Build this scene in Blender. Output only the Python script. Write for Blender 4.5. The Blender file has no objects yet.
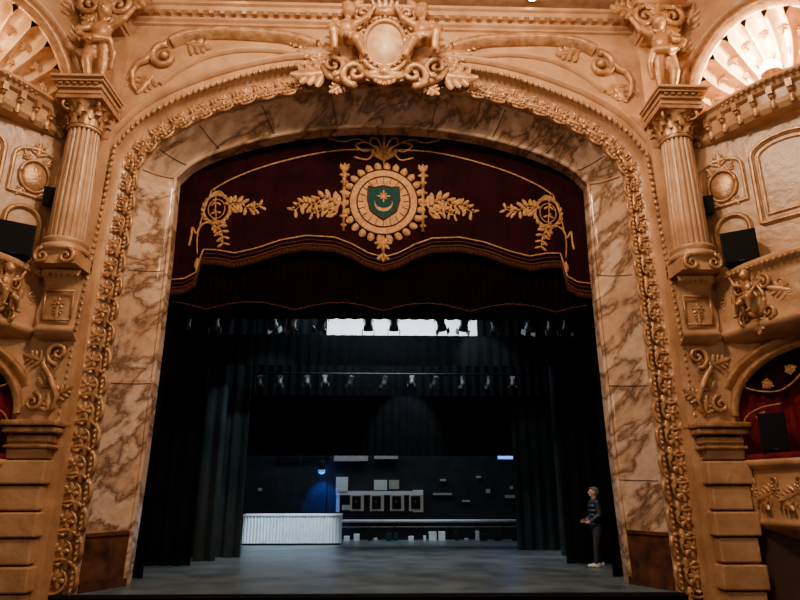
import bpy, math, random
from mathutils import Vector, Matrix
random.seed(4)
R=math.radians
V=Vector
# ------------------------------------------------ camera (eye 1.72 m above stage, 12.9 m from opening)
EYE=V((0,-12.9,1.72)); YAW=R(1.66); PIT=R(17); FPX=622.2
FW=V((math.sin(YAW)*math.cos(PIT),math.cos(YAW)*math.cos(PIT),math.sin(PIT)))
RT=V((math.cos(YAW),-math.sin(YAW),0)); UP=RT.cross(FW)
def UY(px,py,y):
    """surveyed point of the photo on the real vertical plane Y=y"""
    d=FW*FPX+RT*(px-400)+UP*(300-py)
    return EYE+d*((y-EYE.y)/d.y)
cam=bpy.data.cameras.new('camera'); cam.lens=28; cam.sensor_width=36
co=bpy.data.objects.new('camera',cam); bpy.context.collection.objects.link(co)
m=Matrix((RT,UP,-FW)).transposed().to_4x4(); m.translation=EYE; co.matrix_world=m
bpy.context.scene.camera=co

# ------------------------------------------------ materials
def mat(name,col,rough=.5,metal=0,col2=None,nscale=3,bump=0,bscale=20,emit=None,estr=0,spec=None,detail=6,lo=.35,hi=.68):
    M=bpy.data.materials.new(name); M.use_nodes=True; nt=M.node_tree; N=nt.nodes; L=nt.links
    b=N['Principled BSDF']; b.inputs['Base Color'].default_value=(*col,1); b.inputs['Roughness'].default_value=rough
    b.inputs['Metallic'].default_value=metal
    if spec is not None: b.inputs['Specular IOR Level'].default_value=spec
    g=N.new('ShaderNodeNewGeometry')
    n=N.new('ShaderNodeTexNoise'); n.inputs['Scale'].default_value=nscale; n.inputs['Detail'].default_value=detail
    L.new(g.outputs['Position'],n.inputs['Vector'])
    r=N.new('ShaderNodeValToRGB'); r.color_ramp.elements[0].position=lo; r.color_ramp.elements[1].position=hi
    c2=col2 or tuple(c*.85 for c in col)
    r.color_ramp.elements[0].color=(*c2,1); r.color_ramp.elements[1].color=(*col,1)
    L.new(n.outputs['Fac'],r.inputs['Fac']); L.new(r.outputs['Color'],b.inputs['Base Color'])
    if bump:
        n2=N.new('ShaderNodeTexNoise'); n2.inputs['Scale'].default_value=bscale; n2.inputs['Detail'].default_value=4
        L.new(g.outputs['Position'],n2.inputs['Vector'])
        bp=N.new('ShaderNodeBump'); bp.inputs['Strength'].default_value=bump; bp.inputs['Distance'].default_value=.03
        L.new(n2.outputs['Fac'],bp.inputs['Height']); L.new(bp.outputs['Normal'],b.inputs['Normal'])
    if emit: b.inputs['Emission Color'].default_value=(*emit,1); b.inputs['Emission Strength'].default_value=estr
    return M
PL=mat('painted_plaster',(.56,.320,.165),.33,0,(.37,.190,.085),1.8,.45,8)
PL2=mat('gilded_plaster_relief',(.56,.305,.135),.30,.25,(.30,.14,.052),6,.35,25)
PLI=mat('pale_plaster_shell',(.70,.46,.26),.40,0,(.48,.27,.13),4,.3,14)
VEL=mat('maroon_velvet',(.016,.0012,.0028),.85,0,(.008,.0008,.0016),2,.3,40,spec=.06)
VELR=mat('box_crimson_velvet',(.15,.008,.014),.8,0,(.06,.004,.007),4,.3,40,spec=.1)
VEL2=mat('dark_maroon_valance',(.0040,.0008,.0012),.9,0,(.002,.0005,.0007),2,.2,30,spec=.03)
GOLD=mat('gold_embroidery',(.50,.25,.075),.5,.25,(.27,.115,.035),16,.5,60)
DGOLD=mat('tarnished_fringe',(.075,.024,.012),.8,.0,None,14,.4,60,spec=.1)
GRN=mat('green_shield_silk',(.005,.042,.034),.7,spec=.1)
BLK=mat('black_serge_drape',(.0045,.0050,.0056),.95,0,(.003,.0034,.0038),2,.3,30,spec=.03)
LEG=mat('grey_black_wool_drape',(.022,.029,.031),.9,0,(.013,.018,.020),1.5,.3,20,spec=.05)
BWL=mat('black_painted_brick',(.020,.023,.027),.7,0,(.011,.013,.016),2,.5,8,spec=.2)
FLR=mat('stage_floor_paint',(.13,.155,.165),.34,0,(.050,.066,.076),1.1,.25,6)
SPK=mat('black_speaker_plastic',(.004,.004,.005),.7,0,None,8,.15,40,spec=.15)
GRL=mat('speaker_grille',(.005,.005,.006),.8,0,None,90,.6,120,spec=.15)
WHT=mat('white_painted_metal',(.75,.80,.84),.45)
BEI=mat('beige_cabinet',(.48,.46,.40),.5)
BRN=mat('brown_marble_plinth',(.13,.042,.018),.22,0,(.035,.013,.007),3,.1,8)
RED=mat('box_red_wallpaper',(.20,.016,.018),.7,0,(.10,.008,.01),4)
DRK=mat('dark_red_dado',(.04,.012,.009),.6)
MET=mat('dark_steel',(.03,.03,.033),.4,.7)
LAN=mat('lantern_grey_enamel',(.030,.031,.034),.5)
LMP=mat('lamp_glass_lit',(1,.85,.6),.3,emit=(1,.76,.48),estr=22)
DLT=mat('downlight_lit',(1,.9,.7),.3,emit=(1,.8,.55),estr=16)
BLU=mat('blue_gel_lamp',(.05,.2,.9),.3,emit=(.02,.22,1),estr=3)
CWL=mat('white_scrim_cloth_glow',(.9,.95,1),.4,emit=(.82,.90,1),estr=1.5)  # emission stands in for stage light falling on the white cloth
SKIN=mat('skin',(.55,.30,.20),.5)
def marble(name,dark,streak):
    M=bpy.data.materials.new(name); M.use_nodes=True; nt=M.node_tree; N=nt.nodes; L=nt.links
    b=N['Principled BSDF']; b.inputs['Roughness'].default_value=.12
    g=N.new('ShaderNodeNewGeometry')
    mp0=N.new('ShaderNodeMapping'); mp0.inputs['Rotation'].default_value=(0,R(40),0)
    mp=N.new('ShaderNodeMapping'); mp.inputs['Scale'].default_value=(.36,.8,streak)
    L.new(g.outputs['Position'],mp0.inputs['Vector']); L.new(mp0.outputs['Vector'],mp.inputs['Vector'])
    n=N.new('ShaderNodeTexNoise'); n.inputs['Scale'].default_value=1.0; n.inputs['Detail'].default_value=10; n.inputs['Roughness'].default_value=.60; n.inputs['Distortion'].default_value=.3
    L.new(mp.outputs['Vector'],n.inputs['Vector'])
    r=N.new('ShaderNodeValToRGB'); e=r.color_ramp.elements
    e[0].position=.28; e[0].color=(.74,.44,.27,1); e[1].position=.78; e[1].color=(.80,.52,.34,1)
    for p,c in ((.40,(.74,.46,.29,1)),(.455,(.50,.29,.17,1)),(.488,dark),(.515,(.52,.31,.19,1)),(.56,(.86,.59,.41,1)),(.66,(.74,.46,.29,1))):
        x=e.new(p); x.color=c
    L.new(n.outputs['Fac'],r.inputs['Fac'])
    v=N.new('ShaderNodeTexNoise'); v.inputs['Scale'].default_value=5; v.inputs['Detail'].default_value=8
    L.new(g.outputs['Position'],v.inputs['Vector'])
    mx=N.new('ShaderNodeMixRGB'); mx.blend_type='MULTIPLY'; mx.inputs['Fac'].default_value=.5
    L.new(r.outputs['Color'],mx.inputs[1]); L.new(v.outputs['Fac'],mx.inputs[2])
    L.new(mx.outputs['Color'],b.inputs['Base Color'])
    n2=N.new('ShaderNodeTexNoise'); n2.inputs['Scale'].default_value=3
    L.new(g.outputs['Position'],n2.inputs['Vector'])
    bp=N.new('ShaderNodeBump'); bp.inputs['Strength'].default_value=.25; bp.inputs['Distance'].default_value=.03
    L.new(n2.outputs['Fac'],bp.inputs['Height']); L.new(bp.outputs['Normal'],b.inputs['Normal'])
    return M
MAR=marble('veined_marble',(.20,.105,.062,1),1.8)

# ------------------------------------------------ mesh builder
class MB:
    def __init__(s): s.v=[];s.f=[];s.m=[];s.s=[];s.mats=[]
    def add(s,g,M,fr=None,smooth=True):
        vs,fs=g
        if M not in s.mats: s.mats.append(M)
        k=s.mats.index(M); o=len(s.v)
        s.v+= [fr(p) if fr else V(p) for p in vs]
        for f in fs: s.f.append([i+o for i in f]); s.m.append(k); s.s.append(smooth)
    def _mk(s,name,vs,rev,parent,mods):
        lo=V([min(p[i] for p in vs) for i in range(3)]); hi=V([max(p[i] for p in vs) for i in range(3)])
        c=V(((lo.x+hi.x)/2,(lo.y+hi.y)/2,lo.z))
        me=bpy.data.meshes.new(name)
        me.from_pydata([p-c for p in vs],[],[f[::-1] for f in s.f] if rev else s.f)
        for M in s.mats: me.materials.append(M)
        me.polygons.foreach_set('material_index',s.m); me.polygons.foreach_set('use_smooth',s.s); me.update()
        o=bpy.data.objects.new(name,me); bpy.context.collection.objects.link(o); o.location=c
        if parent:
            o.parent=parent; o.location=c-parent.location
        if mods: mods(o)
        return o
    def done(s,name,mirror=False,parent=None,mods=None):
        a=s._mk(name,s.v,False,parent,mods)
        if mirror: a=s._mk(name,[V((-p.x,p.y,p.z)) for p in s.v],True,parent,mods)
        return a
def empty(name,loc):
    e=bpy.data.objects.new(name,None); e.location=V(loc); e.empty_display_size=.2; bpy.context.collection.objects.link(e); return e
def FR(o,ux,uy,un):
    o=V(o);ux=V(ux);uy=V(uy);un=V(un)
    return lambda p:o+ux*p[0]+uy*p[1]+un*p[2]
def sub(fr,x,y,z=0,rot=0,s=1,flip=1):
    c=math.cos(rot);n=math.sin(rot)
    def f(p):
        a=p[0]*s; b=p[1]*s*flip
        return fr((x+a*c-b*n,y+a*n+b*c,z+p[2]*s))
    return f
def wallfr(o,s=1): return FR(o,V((s,0,0)),V((0,0,s)),V((0,-s,0)))
def grid(rows,closed=False):
    nr=len(rows);nc=len(rows[0]);vs=[p for r in rows for p in r];fs=[]
    for i in range(nr-1):
        for j in range(nc if closed else nc-1):
            k=(j+1)%nc
            fs.append([i*nc+j,i*nc+k,(i+1)*nc+k,(i+1)*nc+j])
    return vs,fs
def box(c,s):
    x,y,z=c;a,b,d=s[0]/2,s[1]/2,s[2]/2
    vs=[(x+i*a,y+j*b,z+k*d) for i in(-1,1) for j in(-1,1) for k in(-1,1)]
    return vs,[[0,1,3,2],[4,6,7,5],[0,4,5,1],[2,3,7,6],[0,2,6,4],[1,5,7,3]]
def ell(c,r,nu=10,nv=6):
    if not hasattr(r,'__len__'): r=(r,r,r)
    rows=[]
    for i in range(nv+1):
        t=math.pi*i/nv
        rows.append([(c[0]+r[0]*math.sin(t)*math.cos(2*math.pi*j/nu),c[1]+r[1]*math.sin(t)*math.sin(2*math.pi*j/nu),c[2]-r[2]*math.cos(t)) for j in range(nu)])
    return grid(rows,True)
def tube(pts,rad,seg=6):
    pts=[V(p) for p in pts]; n=len(pts)
    if not hasattr(rad,'__len__'): rad=[rad]*n
    rows=[];up=None
    for i in range(n):
        t=(pts[min(i+1,n-1)]-pts[max(i-1,0)])
        if t.length<1e-9:t=V((0,0,1))
        t.normalize()
        if up is None:
            up=t.orthogonal().normalized()
        up=(up-t*up.dot(t))
        if up.length<1e-6: up=t.orthogonal()
        up.normalize(); b=t.cross(up)
        rows.append([tuple(pts[i]+(up*math.cos(a)+b*math.sin(a))*rad[i]) for a in [2*math.pi*k/seg for k in range(seg)]])
    vs,fs=grid(rows,True)
    fs.append(list(range(seg))[::-1]); fs.append([(n-1)*seg+k for k in range(seg)])
    return vs,fs
def lathe(prof,seg=24,flute=0,nf=20):
    rows=[]
    for r,z in prof:
        rows.append([((r-(flute if r>flute*4 else 0)*max(0,math.sin(nf*a))**.6)*math.cos(a),(r-(flute if r>flute*4 else 0)*max(0,math.sin(nf*a))**.6)*math.sin(a),z) for a in [2*math.pi*k/seg for k in range(seg)]])
    return grid(rows,True)
def leaf(l,w,th=.03,curl=.0,bend=0):
    rows=[]
    for i in range(7):
        t=i/6; hw=w*(.18+.82*math.sin(math.pi*(.05+.80*t)))*.5
        if i==6: hw=w*.14
        cy=bend*t*t; z0=curl*t*t
        k=(.35+.65*math.sin(math.pi*min(1,t+.15)))
        rows.append([(l*t,cy+hw*v,z0+th*(1-v*v)*k-(.6*th if abs(v)==1 else 0)+ (-.5*th*k if v==0 else 0)) for v in (-1,-.5,0,.5,1)])
    return grid(rows)
def spiral(r,turns=1.6,a0=0,th=.03,shrink=.12,n=22,dirn=1):
    pts=[];rad=[]
    for i in range(n+1):
        t=i/n; rr=r*(1-t)**1.1+r*shrink; a=a0+dirn*turns*2*math.pi*t
        pts.append((rr*math.cos(a),rr*math.sin(a),th*.6)); rad.append(th*(1-.4*t))
    return tube(pts,rad,6)
def rosette(mb,fr,r,M,n=8):
    for k in range(n): mb.add(leaf(r,r*.62,r*.22,r*.12),M,sub(fr,0,0,0,2*math.pi*k/n))
    mb.add(ell((0,0,r*.18),(r*.26,r*.26,r*.22),8,5),M,fr)
def acanthus(mb,fr,s,M,n=3):
    mb.add(leaf(s,s*.34,s*.10,s*.1),M,fr)
    for k in range(n):
        x=s*(.08+.22*k)
        for f in(1,-1):
            mb.add(leaf(s*(.52-.08*k),s*.24,s*.08,s*.06,s*.1),M,sub(fr,x,0,0,f*R(48-8*k),1,f))
def cscroll(mb,fr,s,M):
    mb.add(spiral(s*.3,1.5,math.pi,s*.07),M,sub(fr,s*.30,s*.1))
    mb.add(tube([(0,s*.1,.02*s),(-.02*s,-.2*s,.03*s),(.1*s,-.5*s,.03*s),(.35*s,-.75*s,.03*s),(.6*s,-.8*s,.02*s)],[.07*s,.085*s,.08*s,.06*s,.02*s]),M,fr)
def poly(pts,z0,z1):
    n=len(pts); vs=[(p[0],p[1],z0) for p in pts]+[(p[0],p[1],z1) for p in pts]
    fs=[list(range(n,2*n)),list(range(n))[::-1]]+[[i,(i+1)%n,n+(i+1)%n,n+i] for i in range(n)]
    return vs,fs
def crom(P,k=8,first=None):
    P=[V(p) for p in P]; out=[]
    ext=[first if first is not None else P[0]*2-P[1]]+P+[P[-1]*2-P[-2]]
    for i in range(1,len(ext)-2):
        a,b,c,d=ext[i-1:i+3]
        for j in range(k):
            t=j/k
            out.append(.5*((2*b)+(c-a)*t+(2*a-5*b+4*c-d)*t*t+(3*b-a-3*c+d)*t**3))
    out.append(P[-1]); return out
def sweep(path,prof,Ns,Bs):
    return grid([[tuple(p+N*a+B*b) for a,b in prof] for p,N,B in zip(path,Ns,Bs)])
def sweep_wall(path,prof,n=V((0,-1,0))):
    Ns=[]
    for i in range(len(path)):
        t=(path[min(i+1,len(path)-1)]-path[max(0,i-1)]).normalized(); Ns.append(n.cross(t).normalized())
    return sweep(path,prof,Ns,[n]*len(path))
def sweep_plan(path,prof):
    Ns=[]
    for i in range(len(path)):
        t=(path[min(i+1,len(path)-1)]-path[max(0,i-1)]); t.z=0;t.normalize(); Ns.append(V((t.y,-t.x,0)))
    return sweep([V((p.x,p.y,0)) for p in path],prof,Ns,[V((0,0,1))]*len(path)),Ns
MOULD=[(-.09,0),(-.09,.05),(-.05,.07),(-.03,.12),(.03,.12),(.05,.07),(.09,.05),(.09,0)]
def mould(s): return [(a*s,b*s) for a,b in MOULD]
def smoothmods(vox,it=2):
    def f(o):
        r=o.modifiers.new('fuse','REMESH'); r.mode='VOXEL'; r.voxel_size=vox; r.use_smooth_shade=True
        s=o.modifiers.new('soften','SMOOTH'); s.factor=.6; s.iterations=it
    return f
def bev(w):
    def f(o):
        b=o.modifiers.new('bevel','BEVEL'); b.width=w; b.segments=2; b.limit_method='ANGLE'
    return f

# ------------------------------------------------ proscenium curves
def edge(arch,jamb,y):
    a=[UY(px,py,y) for px,py in arch]; a[0].x=0
    out=crom(a,8,V((-a[1].x,a[1].y,a[1].z)))
    j=[a[-1]]+[UY(px,py,y) for px,py in jamb]; 
    j[-1].z=0
    for i in range(len(j)-1):
        for k in range(1,7): out.append(j[i].lerp(j[i+1],k/6))
    return out
A=edge([(382,127),(425,129),(470,135),(512,145),(548,157),(573,170),(588,184)],[(594,260),(603,350),(615,460),(631,583)],0)
B=edge([(382,89),(432,92),(482,101),(530,114),(572,132),(603,152),(622,175)],[(633,260),(645,350),(658,460),(675,583)],-.9)
C=edge([(382,66),(436,68),(490,75),(540,90),(585,109),(622,132),(645,158)],[(664,260),(681,350),(700,460),(720,583)],-1.15)
NA=49
def full(h): return [V((-p.x,p.y,p.z)) for p in reversed(h[1:])]+h
fA,fB,fC=full(A),full(B),full(C); NN=len(fA)

pros=empty('proscenium_arch',(0,-.9,0))
mb=MB()
rows=[];W=[0,.04,.06,.25,.5,.75,.92,1]
for a,b in zip(fA,fB):
    r=[]
    for w in W:
        p=a.lerp(b,w); sag=.10*math.sin(math.pi*w) if .05<w<.95 else 0
        p=p+V((0,sag,0)); r.append(p)
    rows.append(r)
mb.add(grid(rows),MAR)
mb.add(grid([[a,a+V((0,.35,0))] for a in fA]),MAR)
mb.add(sweep_wall([p+V((0,-.02,0)) for p in fA],mould(.45)),MAR)
for i in list(range(6,NN-5,1)):
    j=abs(i-(NN//2))
    if j in (9,20,31,41,48,55,62,67):
        mb.add(tube([fA[i].lerp(fB[i],w)+V((0,.10*math.sin(math.pi*w)-.004,0)) for w in (.05,.3,.5,.7,.95)],.010 if j!=48 else .03,4),BRN if j!=48 else PL)
mb.done('marble_reveal',parent=pros)
mb=MB()
for sx in(1,-1):
    for h0,h1,o in((0,.14,.06),(.14,.92,.02),(.92,.98,.05)):
        a0,b0=A[-1],B[-1]
        n=V((b0.y-a0.y,-(b0.x-a0.x),0)).normalized()
        if n.x>0:n=-n
        pa=a0+n*o; pb=b0+n*o; q=[pa,pb,pb-n*.1,pa-n*.1]
        vs=[(sx*p.x,p.y,h0) for p in q]+[(sx*p.x,p.y,h1) for p in q]
        mb.add((vs,[[0,1,5,4],[1,2,6,5],[2,3,7,6],[3,0,4,7],[4,5,6,7]]),BRN,None,False)
mb.done('jamb_plinths',parent=pros)
mb=MB()
prof=[(0,0),(0,.10),(.05,.15),(.10,.15),(.13,.10),(.15,.03),(.30,-.02),(.70,-.02),(.85,.03),(.87,.10),(.90,.17),(.96,.19),(1,.14),(1.0,-.05)]
mb.add(grid([[b.lerp(c,w)+V((0,-h,0)) for w,h in prof] for b,c in zip(fB,fC)]),PL)
def arcsample(P,Q,step):
    cum=[0]
    for i in range(1,len(P)): cum.append(cum[-1]+((P[i]+Q[i])/2-(P[i-1]+Q[i-1])/2).length)
    n=int(cum[-1]/step); out=[];k=0
    for j in range(n):
        d=(j+.5)*cum[-1]/n
        while cum[k+1]<d:k+=1
        t=(d-cum[k])/(cum[k+1]-cum[k]); b=P[k].lerp(P[k+1],t); c=Q[k].lerp(Q[k+1],t)
        tan=((P[k+1]+Q[k+1])-(P[k]+Q[k])).normalized()
        out.append((b,c,tan))
    return out
N_=V((0,-1,0))
for idx,(b,c,tan) in enumerate(arcsample(fB,fC,.48)):
    w=(c-b).length; o=b.lerp(c,.5)+N_*-.01
    uy=(c-b); uy.y=0; uy.normalize(); ux=tan
    fr=FR(o,ux,uy,N_)
    s=w*.68
    mb.add(spiral(s*.46,1.25,R(-120),s*.085,.72,20),PL2,fr)
    rosette(mb,sub(fr,0,0,.02),s*.34,PL2,7)
    for f in(1,-1):
        mb.add(leaf(.26,s*.30,.06,.05,s*.14*f),PL2,sub(fr,.15,f*s*.30,.01,R(-f*8)))
    mb.add(ell((.24,0,.02),(.045,.055,.05),8,5),PL2,fr)
for P,Q,w0,st,rr,h in((fB,fC,.075,.10,.034,.15),(fB,fC,.93,.13,.05,.19)):
    for b,c,tan in arcsample(P,Q,st):
        p=b.lerp(c,w0)+N_*h; mb.add(ell(p,(rr,rr,rr*1.15),6,4),PL2)
mb.done('relief_band',parent=pros)

# ------------------------------------------------ front wall around the arch
XW=6.62; YW=-1.12; ZT=12.5
mb=MB(); hr=[]
for i,c in enumerate(C):
    c=V((c.x,YW,c.z))
    if i<NA:
        t=i/(NA-1); q=V((XW*t,YW,ZT))
    elif i<NA+6: q=V((XW,YW,ZT+(C[NA+5].z-ZT)*(i-NA+1)/6))
    else: q=V((XW,YW,c.z))
    hr.append([c,q])
fr_=[[V((-a.x,a.y,a.z)),V((-b.x,b.y,b.z))] for a,b in reversed(hr[1:])]+hr
mb.add(grid(fr_),PL,None,False)
mb.done('wall_proscenium')
mb=MB()
def wl(pts,y=YW,k=6): return crom([UY(a,b,y) for a,b in pts],k)
for pts,s in(([(440,57),(490,63),(540,76),(590,96),(628,120),(652,146)],.9),
             ([(452,50),(480,43),(515,41),(550,41),(578,45),(594,52)],1.7),
             ([(470,57),(510,55),(548,60),(580,74),(604,92)],.7),
             ([(655,165),(670,230),(684,300)],.6)):
    p=wl(pts); mb.add(sweep_wall(p,mould(s)),PL2 if s>1 else PL)
f=wallfr(UY(600,66,YW))
mb.add(spiral(.30,1.5,R(95),.085,.1,26,-1),PL2,f)
mb.add(ell((0,0,.08),.1),PL2,f)
mb.add(tube([f(p) for p in((.27,.1,.05),(.40,-.12,.06),(.56,-.20,.06),(.66,-.42,.06),(.60,-.75,.05),(.48,-.95,.03))],[.08,.09,.08,.07,.06,.02],6),PL2)
acanthus(mb,sub(wallfr(UY(612,84,YW)),0,0,0,R(-60)),.55,PL2)
acanthus(mb,sub(wallfr(UY(580,52,YW)),0,0,0.02,R(190)),.6,PL2)
for (x,y,r,s) in((430,56,8,.65),(443,52,-6,.65),(436,62,-14,.6),(456,47,12,.5),(420,66,-30,.6),(468,44,8,.4)):
    acanthus(mb,sub(wallfr(UY(x,y,YW-.05)),0,0,0,R(r)),s,PL2)
for (x,y,r,s) in((640,100,70,.5),(655,120,-60,.4)):
    acanthus(mb,sub(wallfr(UY(x,y,YW)),0,0,0,R(r)),s,PL2)
mb.done('trim_spandrel',mirror=True)
mb=MB()
pf=[(0,11.74),(.06,11.76),(.06,11.81),(.12,11.85),(.14,11.93),(.26,11.98),(.28,12.07),(.34,12.10),(.34,12.17),(0,12.19)]
g,_=sweep_plan([V((-5.9,YW,0)),V((0,YW,0)),V((5.9,YW,0))],pf); mb.add(g,PL,None,False)
k=-5.8
while k<5.85:
    mb.add(box((k,YW-.18,11.94),(.10,.16,.08)),PL2,None,False); k+=.24
mb.done('trim_cornice')
mb=MB(); mb.add(box((0,-8.5,12.47),(26,15.5,.3)),PLI,None,False); mb.done('ceiling')
mb=MB()
for x,y in((-3.9,-1.86),(-3.2,-1.74),(3.3,-1.62),(.2,-1.8)):
    mb.add(lathe([(.10,12.31),(.13,12.27),(.13,12.31)],16),MET,lambda p,x=x,y=y:V((p[0]+x,p[1]+y,p[2])))
    mb.add(ell((x,y,12.30),(.11,.11,.06),10,5),DLT)
mb.done('ceiling_downlights')

# ------------------------------------------------ crest
def capsule(mb,p,q,r1,r2,M,fr=None,seg=10):
    p=V(p);q=V(q)
    mb.add(tube([p,p.lerp(q,.5),q],[r1,(r1+r2)/2,r2],seg),M,fr); mb.add(ell(p,r1,seg,6),M,fr); mb.add(ell(q,r2,seg,6),M,fr)
def putto(fr,name,M,mirror=True,seated=True,s=1.0,vox=.028,wings=True):
    m=MB(); h=lambda x,y,z:(x*s,y*s,z*s)
    def c(p,q,a,b): capsule(m,h(*p),h(*q),a*s,b*s,M,fr)
    m.add(ell(h(0,.50,.20),(.15*s,.17*s,.13*s)),M,fr); m.add(ell(h(0,.34,.20),(.16*s,.13*s,.14*s)),M,fr)
    m.add(ell(h(0,.60,.18),(.17*s,.10*s,.11*s)),M,fr)
    c((0,.68,.18),(-.01,.76,.2),.06,.055)
    m.add(ell(h(-.02,.87,.22),(.115*s,.135*s,.125*s),14,10),M,fr)
    m.add(ell(h(-.03,.86,.35),(.02*s,.03*s,.03*s)),M,fr)
    for k in range(9):
        a=2*math.pi*k/9; m.add(ell(h(-.02+.09*math.cos(a),.95+.02*math.sin(2*a),.20+.08*math.sin(a)),.05*s,8,5),M,fr)
    m.add(ell(h(-.02,1.0,.2),.06*s),M,fr)
    c((.15,.60,.2),(.29,.48,.30),.062,.05); c((.29,.48,.30),(.22,.34,.40),.048,.035); m.add(ell(h(.20,.31,.41),.042*s),M,fr)
    c((-.15,.62,.2),(-.33,.70,.26),.062,.05); c((-.33,.70,.26),(-.42,.88,.24),.048,.034); m.add(ell(h(-.44,.92,.24),.042*s),M,fr)
    if seated:
        c((.09,.28,.22),(.20,.22,.50),.105,.08); c((.20,.22,.50),(.17,-.08,.44),.078,.045); c((.17,-.10,.44),(.17,-.13,.55),.045,.035)
        c((-.09,.28,.22),(-.16,.12,.44),.105,.08); c((-.16,.12,.44),(-.30,-.12,.34),.078,.045); c((-.30,-.14,.34),(-.33,-.17,.44),.045,.035)
    else:
        c((.08,.26,.2),(.10,-.06,.28),.105,.075); c((.10,-.06,.28),(.06,-.38,.2),.075,.045); c((.06,-.40,.2),(.07,-.43,.32),.045,.035)
        c((-.08,.26,.2),(-.10,-.06,.2),.105,.075); c((-.10,-.06,.2),(-.08,-.38,.14),.075,.045); c((-.08,-.40,.14),(-.1,-.43,.26),.045,.035)
    m.add(tube([h(.2,.36,.3),h(0,.26,.38),h(-.2,.30,.3),h(-.26,.1,.25),h(-.22,-.15,.2)],[.05*s,.07*s,.06*s,.05*s,.03*s]),M,fr)
    if wings:
        for k in range(3):
            m.add(leaf(.42*s,.16*s,.05*s),M,sub(fr,.08*s,.55*s,.08*s,R(90-(30+24*k))))
    return m.done(name,mirror=mirror,mods=smoothmods(vox,1))
crest=empty('crest_cartouche',(0,-1.3,UY(382,45,-1.2).z))
mb=MB(); cz=UY(382,48,-1.25); cz.x=0; cf=wallfr(cz)
rows=[]
for i in range(9):
    t=i/8; rows.append([(.42*math.cos(a)*t,.56*math.sin(a)*t,.28*math.cos(t*1.3)+.05) for a in [2*math.pi*k/32 for k in range(32)]])
mb.add(grid(rows,True),PLI,cf)
for rx,rz,th,h in((.45,.60,.05,.17),(.57,.73,.07,.12)):
    mb.add(tube([(rx*math.cos(a),rz*math.sin(a),h) for a in [2*math.pi*k/40 for k in range(41)]],th,8),PL2,cf)
for k in range(28):
    a=2*math.pi*k/28; mb.add(ell((.51*math.cos(a),.665*math.sin(a),.2),.04,7,5),PL,cf)
for k in range(14):
    a=2*math.pi*k/14; mb.add(leaf(.28,.22,.08,.05),PL2,sub(cf,.56*math.cos(a),.72*math.sin(a),.05,a))
for f_ in(1,-1):
    mb.add(spiral(.27,1.5,R(90),.08,.1,24,-f_),PL2,sub(cf,f_*.50,.80,.12))
    mb.add(spiral(.30,1.5,R(-90),.09,.1,24,f_),PL2,sub(cf,f_*.62,-.85,.18))
    mb.add(spiral(.24,1.5,R(-90),.07,.1,24,-f_),PL2,sub(cf,f_*1.12,-.62,.15))
    mb.add(tube([cf(p) for p in((f_*.6,-1.12,.12),(f_*.95,-.95,.12),(f_*1.2,-.85,.12),(f_*1.38,-.6,.12))],[.05,.09,.08,.05],7),PL2)
    acanthus(mb,sub(cf,f_*.85,-.95,.05,R(-90+f_*50)),.45,PL2)
    acanthus(mb,sub(cf,f_*1.25,-.7,.05,R(-90+f_*82)),.8,PL2)
for k in range(7):
    a=R(30+20*k); mb.add(leaf(.34,.18,.10,.15),PL2,sub(cf,.1*math.cos(a),.74,.15,a))
mb.add(box((0,.76,.2),(.66,.14,.26)),PL2,cf)
for k in range(9):
    a=R(190+20*k); mb.add(leaf(.36,.15,.09,.08),PL2,sub(cf,0,-.85,.28,a))
mb.add(ell((0,-.85,.3),(.15,.17,.13),12,8),PL2,cf)
mb.add(tube([(-.6,-.7,.2),(-.3,-.98,.3),(0,-1.06,.32),(.3,-.98,.3),(.6,-.7,.2)],[.05,.08,.09,.08,.05],8),PL2,cf)
mb.add(poly([(-.95,-.9),(.95,-.9),(1.0,.2),(.6,.8),(.0,1.0),(-.6,.8),(-1.0,.2)],-.02,.06),PL,cf,False)
mb.done('oval_shield',parent=crest)
putto(FR(UY(422,64,-1.32),V((1,0,0)),V((0,0,1)),V((0,-1,0))),'cherub_statue',PL2,True,True,1.32)

# ------------------------------------------------ side piers, columns
mb=MB()
mb.add(box((6.13,-1.2,5.6),(.90,.30,13.4)),PL,None,False)
mb.done('trim_pier_core',mirror=True)
mb=MB()
z=-1.2;k=0
while z<2.35:
    mb.add(box((6.2,-1.45,z+.21),(.80 if k%2 else .70,.34 if k%2 else .24,.40)),PL,None,False); z+=.43;k+=1
for z0,w,d,h in((2.42,.84,.42,.06),(2.52,.76,.36,.12),(2.68,.92,.50,.10),(2.80,.98,.60,.10)):
    mb.add(box((6.16,-1.45,z0+h/2),(w,d,h)),PL2,None,False)
mb.done('banded_pilaster',mirror=True,mods=bev(.045))
mb=MB()
f=wallfr((6.12,-1.36,3.0))
mb.add(tube([f(p) for p in((-.1,.02,.03),(-.22,.35,.05),(-.05,.7,.06),(.12,.95,.06),(.05,1.2,.04))],[.03,.05,.06,.05,.03],6),PL2)
mb.add(spiral(.2,1.5,R(-90),.05,.1,20,1),PL2,sub(f,-.12,1.15,.03)); mb.add(spiral(.16,1.5,R(90),.045,.1,20,1),PL2,sub(f,.2,.25,.03))
for i,(x,y,r) in enumerate(((-.05,.75,60),(.1,.5,120),(-.15,.35,150),(.15,1.0,20),(-.1,.05,80))): acanthus(mb,sub(f,x,y,.02,R(r)),.38,PL2)
mb.done('trim_pier_scroll',mirror=True)
def colxf(x,y): return lambda p:V((p[0]+x,p[1]+y,p[2]))
mb=MB(); cx,cy=6.08,-1.62; X=colxf(cx,cy)
mb.add(box((cx,cy,5.86),(.80,.66,.26)),PL,None,False)
for fl in(1,-1): mb.add(spiral(.15,1.5,R(90),.045,.1,18,-fl),PL2,wallfr((cx+fl*.22,cy-.33,5.86)))
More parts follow.
